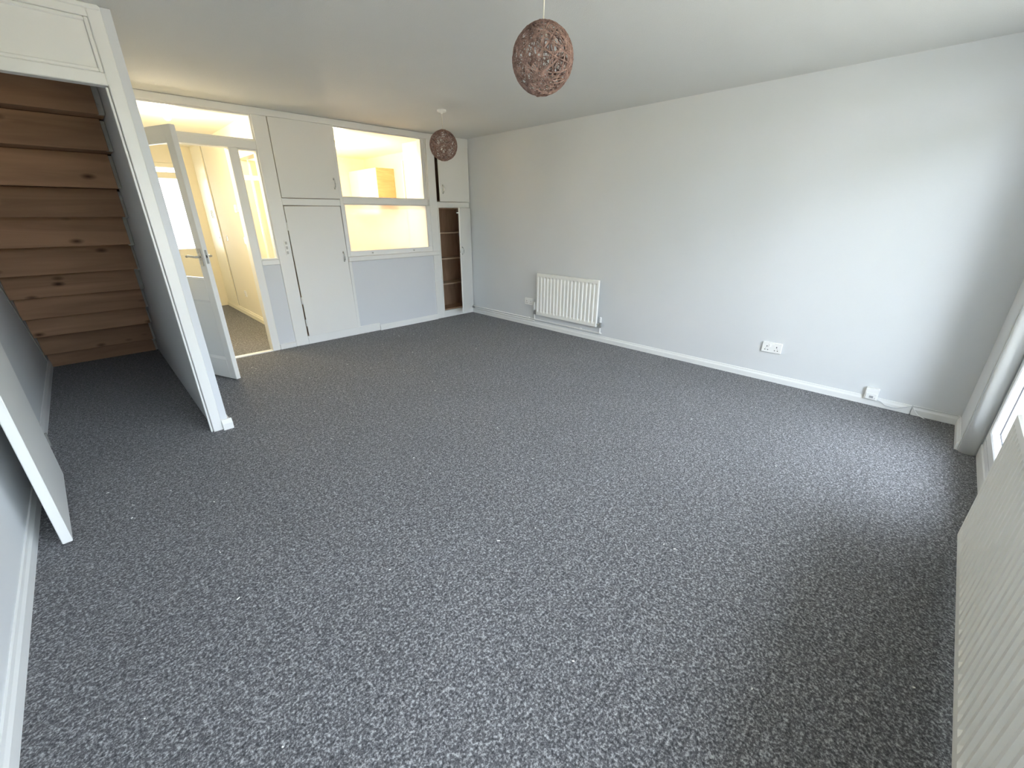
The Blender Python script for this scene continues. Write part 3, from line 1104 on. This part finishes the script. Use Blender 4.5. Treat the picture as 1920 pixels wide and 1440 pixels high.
# kitchen doorway lining
m = MB()
m.box((-2.625, 0.361, 0.0), (-2.515, 0.376, 2.049), 0.002)
m.box((-2.625, 1.044, 0.0), (-2.515, 1.059, 2.049), 0.002)
m.box((-2.625, 0.376, 2.034), (-2.515, 1.044, 2.049), 0.002)
m.box((-2.626, 1.060, 0.0), (-2.611, 1.13, 2.12), 0.002)
m.box((-2.626, 0.30, 2.050), (-2.611, 1.060, 2.12), 0.002)
n_trim[0] += 1
struct('trim_%d' % n_trim[0], CREAMW, m)
d = struct_root('door_5', (-2.512, 1.04, 0.0), R(8))
loc_part(d, 'door_leaf', CREAMW, MB().box((0.0, -0.04, 0.01), (0.65, 0.0, 2.03), 0.003))
loc_part(d, 'door_handle', CHROME, MB().cyl((0.60, -0.085, 1.05), (0.60, -0.04, 1.05), 0.02, None, 14))

# ------------------------------------------------------------------ kitchen
w = struct_root('window_7', (-1.65, 3.12, 1.08))
sub(w, 'frame', UPVC, frame_rect(-2.249, -1.051, 1.081, 2.119, 0.05, 3.09, 3.16, 0.003))
sub(w, 'mullion', UPVC, MB().box((-1.675, 3.09, 1.131), (-1.625, 3.16, 2.069), 0.003))
for a, b in ((-2.199, -1.675), (-1.625, -1.101)):
    sub(w, 'pane', GLASS, MB().box((a, 3.122, 1.131), (b, 3.126, 2.069)))
t = thing('wall_cabinet', 'white kitchen wall cabinet with an orange oak end panel, seen through the upper hatch', 'cabinet', (-0.17, 2.55, 1.45))
sub(t, 'body', KITW, MB().box((-0.315, 2.03, 1.45), (-0.006, 3.04, 2.165), 0.001))
sub(t, 'side_panel', OAK, MB().box((-0.335, 2.008, 1.45), (-0.006, 2.028, 2.17), 0.001))
for y0 in (2.03, 2.367, 2.704):
    sub(t, 'door', KITW, MB().box((-0.335, y0 + 0.002, 1.452), (-0.316, y0 + 0.333, 2.168), 0.002))
t = thing('larder_unit', 'tall pale larder unit at the right of the upper hatch pane', 'cabinet', (-0.345, 0.46, 0.0))
sub(t, 'body', KITW, MB().box((-0.672, 0.31, 0.0), (-0.006, 0.60, 2.13), 0.001))
sub(t, 'side_panel', KITW, MB().box((-0.69, 0.135, 0.0), (-0.673, 0.568, 2.335), 0.002))
sub(t, 'door', KITW, MB().box((-0.69, 0.604, 0.10), (-0.02, 0.622, 2.13), 0.002))
t = thing('base_unit', 'row of white kitchen base units under the wall cabinet, seen dimly through the frosted hatch', 'cabinet', (-0.3, 1.9, 0.0))
sub(t, 'plinth', KITW, MB().box((-0.54, 0.63, 0.0), (-0.006, 3.04, 0.10)))
sub(t, 'body', KITW, MB().box((-0.575, 0.63, 0.10), (-0.006, 3.04, 0.86)))
for k in range(4):
    dd = sub(t, 'door', KITW, MB().box((-0.594, 0.632 + k * 0.602, 0.105), (-0.576, 1.23 + k * 0.602, 0.857), 0.002))
    sub(dd, 'handle', STEEL, MB().cyl((-0.612, 0.86 + k * 0.602, 0.80), (-0.612, 1.0 + k * 0.602, 0.80), 0.005, None, 8))
o = MB().box((-0.62, 0.63, 0.861), (-0.006, 3.045, 0.90), 0.004).out('worktop', OAK)
o['label'] = 'oak coloured kitchen worktop on the row of white base units'
o['category'] = 'worktop'

# ------------------------------------------------------------------ outside
struct('ground', LAWN, MB().box((-30, -40, -0.16), (30, 40, -0.12)))
pv = struct_root('trim_paving', (0, -6.5, -0.12))
pv.name = 'trim_41'
for i in range(10):
    for j in range(3):
        x0 = -5.0 + i * 0.602
        y0 = -5.735 - (j + 1) * 0.602
        m = MB().box((x0, y0, -0.119), (x0 + 0.592, y0 + 0.592, -0.085 + random.uniform(-0.002, 0.002)), 0.004)
        m.out('slab', PAVE, pv, pv.location)
struct('ground_front', PAVE, MB().box((-12, 3.62, -0.118), (8, 12, -0.10)))
f = thing('garden_fence', 'brown timber garden fence beyond the patio window', 'fence', (-2, -13, -0.12))
for k in range(60):
    sub(f, 'board', FENCE, MB().box((-8 + k * 0.2, -13.02, -0.1), (-8 + k * 0.2 + 0.185, -13.0, 1.65 + random.uniform(-0.01, 0.01)), 0.003))
for z in (0.4, 1.3):
    sub(f, 'rail', FENCE, MB().box((-8, -13.06, z), (4, -13.021, z + 0.07)))
hb = bmesh.new()
rnd = random.Random(3)
for k in range(160):
    b = bmesh.new()
    bmesh.ops.create_icosphere(b, subdivisions=2, radius=1)
    sx = rnd.uniform(0.5, 0.9)
    for v in b.verts:
        v.co *= rnd.uniform(0.85, 1.12)
    b.transform(Matrix.Translation((rnd.uniform(-16, 12), -16.5 + rnd.uniform(-0.5, 0.5), rnd.uniform(0.2, 2.3))) @ Matrix.Diagonal((sx, sx * 0.7, sx * 0.9, 1)))
    me_ = bpy.data.meshes.new('tmp')
    b.to_mesh(me_)
    b.free()
    hb.from_mesh(me_)
    bpy.data.meshes.remove(me_)
m = MB()
m.bm.free()
m.bm = hb
o = m.out('hedge', LEAF)  # unseen row of bushes added to hide low sky and sharpen wall shadows
o['kind'] = 'stuff'
o['label'] = 'unseen dark green hedge added behind the garden fence to block low sky'
o['category'] = 'hedge'
pt = thing('patio_plant', 'leggy green plant on the patio outside the glazed door', 'plant', (0.35, -5.98, -0.085))
for k in range(6):
    a = k * 1.05
    x, y = 0.35 + 0.05 * math.cos(a), -5.98 + 0.05 * math.sin(a)
    tipx, tipy = 0.35 + 0.17 * math.cos(a), -5.98 + 0.15 * math.sin(a)
    hgt = random.uniform(0.16, 0.3)
    sub(pt, 'stem', LEAF, MB().tube([(x, y, -0.086), ((x + tipx) / 2, (y + tipy) / 2, hgt * 0.6), (tipx, tipy, hgt)], 0.003, 5))
    for q in range(3):
        f_ = 0.5 + 0.25 * q
        cx, cy, cz = x + (tipx - x) * f_, y + (tipy - y) * f_, -0.08 + (hgt + 0.08) * f_
        m = MB()
        b = bmesh.new()
        bmesh.ops.create_icosphere(b, subdivisions=1, radius=1)
        b.transform(Matrix.Translation((cx, cy, cz)) @ Matrix.Rotation(a + q, 4, 'Z') @ Matrix.Rotation(0.6, 4, 'Y') @ Matrix.Diagonal((0.045, 0.02, 0.004, 1)))
        m._merge(b)
        sub(pt, 'leaf', LEAF, m)

# ------------------------------------------------------------------ lint on the carpet
m = MB()
spots = [(-3.378, -4.57), (-2.633, -4.579), (-3.041, -5.032), (-2.665, -5.40), (-4.254, -2.236), (-3.458, -3.42), (-3.96, -2.529), (-2.64, -4.53), (-4.2, -2.4), (-3.9, -2.6)]
rnd = random.Random(5)
for k in range(95):
    spots.append((rnd.uniform(-4.5, -0.3), -5.2 + 4.9 * rnd.random() ** 0.8))
for (x, y) in spots:
    if x < -3.75 and y > -1.9:
        continue
    a = rnd.uniform(0, math.pi)
    L_, w_ = rnd.uniform(0.004, 0.014), rnd.uniform(0.0014, 0.0028)
    b = bmesh.new()
    bmesh.ops.create_cube(b, size=1)
    b.transform(Matrix.Translation((x, y, 0.002)) @ Matrix.Rotation(a, 4, 'Z') @ Matrix.Diagonal((L_, w_ * 1.6, 0.0025, 1)))
    m._merge(b)
o = m.out('lint', LINT)
o['kind'] = 'stuff'
o['label'] = 'white lint and paint flecks scattered over the grey carpet'
o['category'] = 'lint'
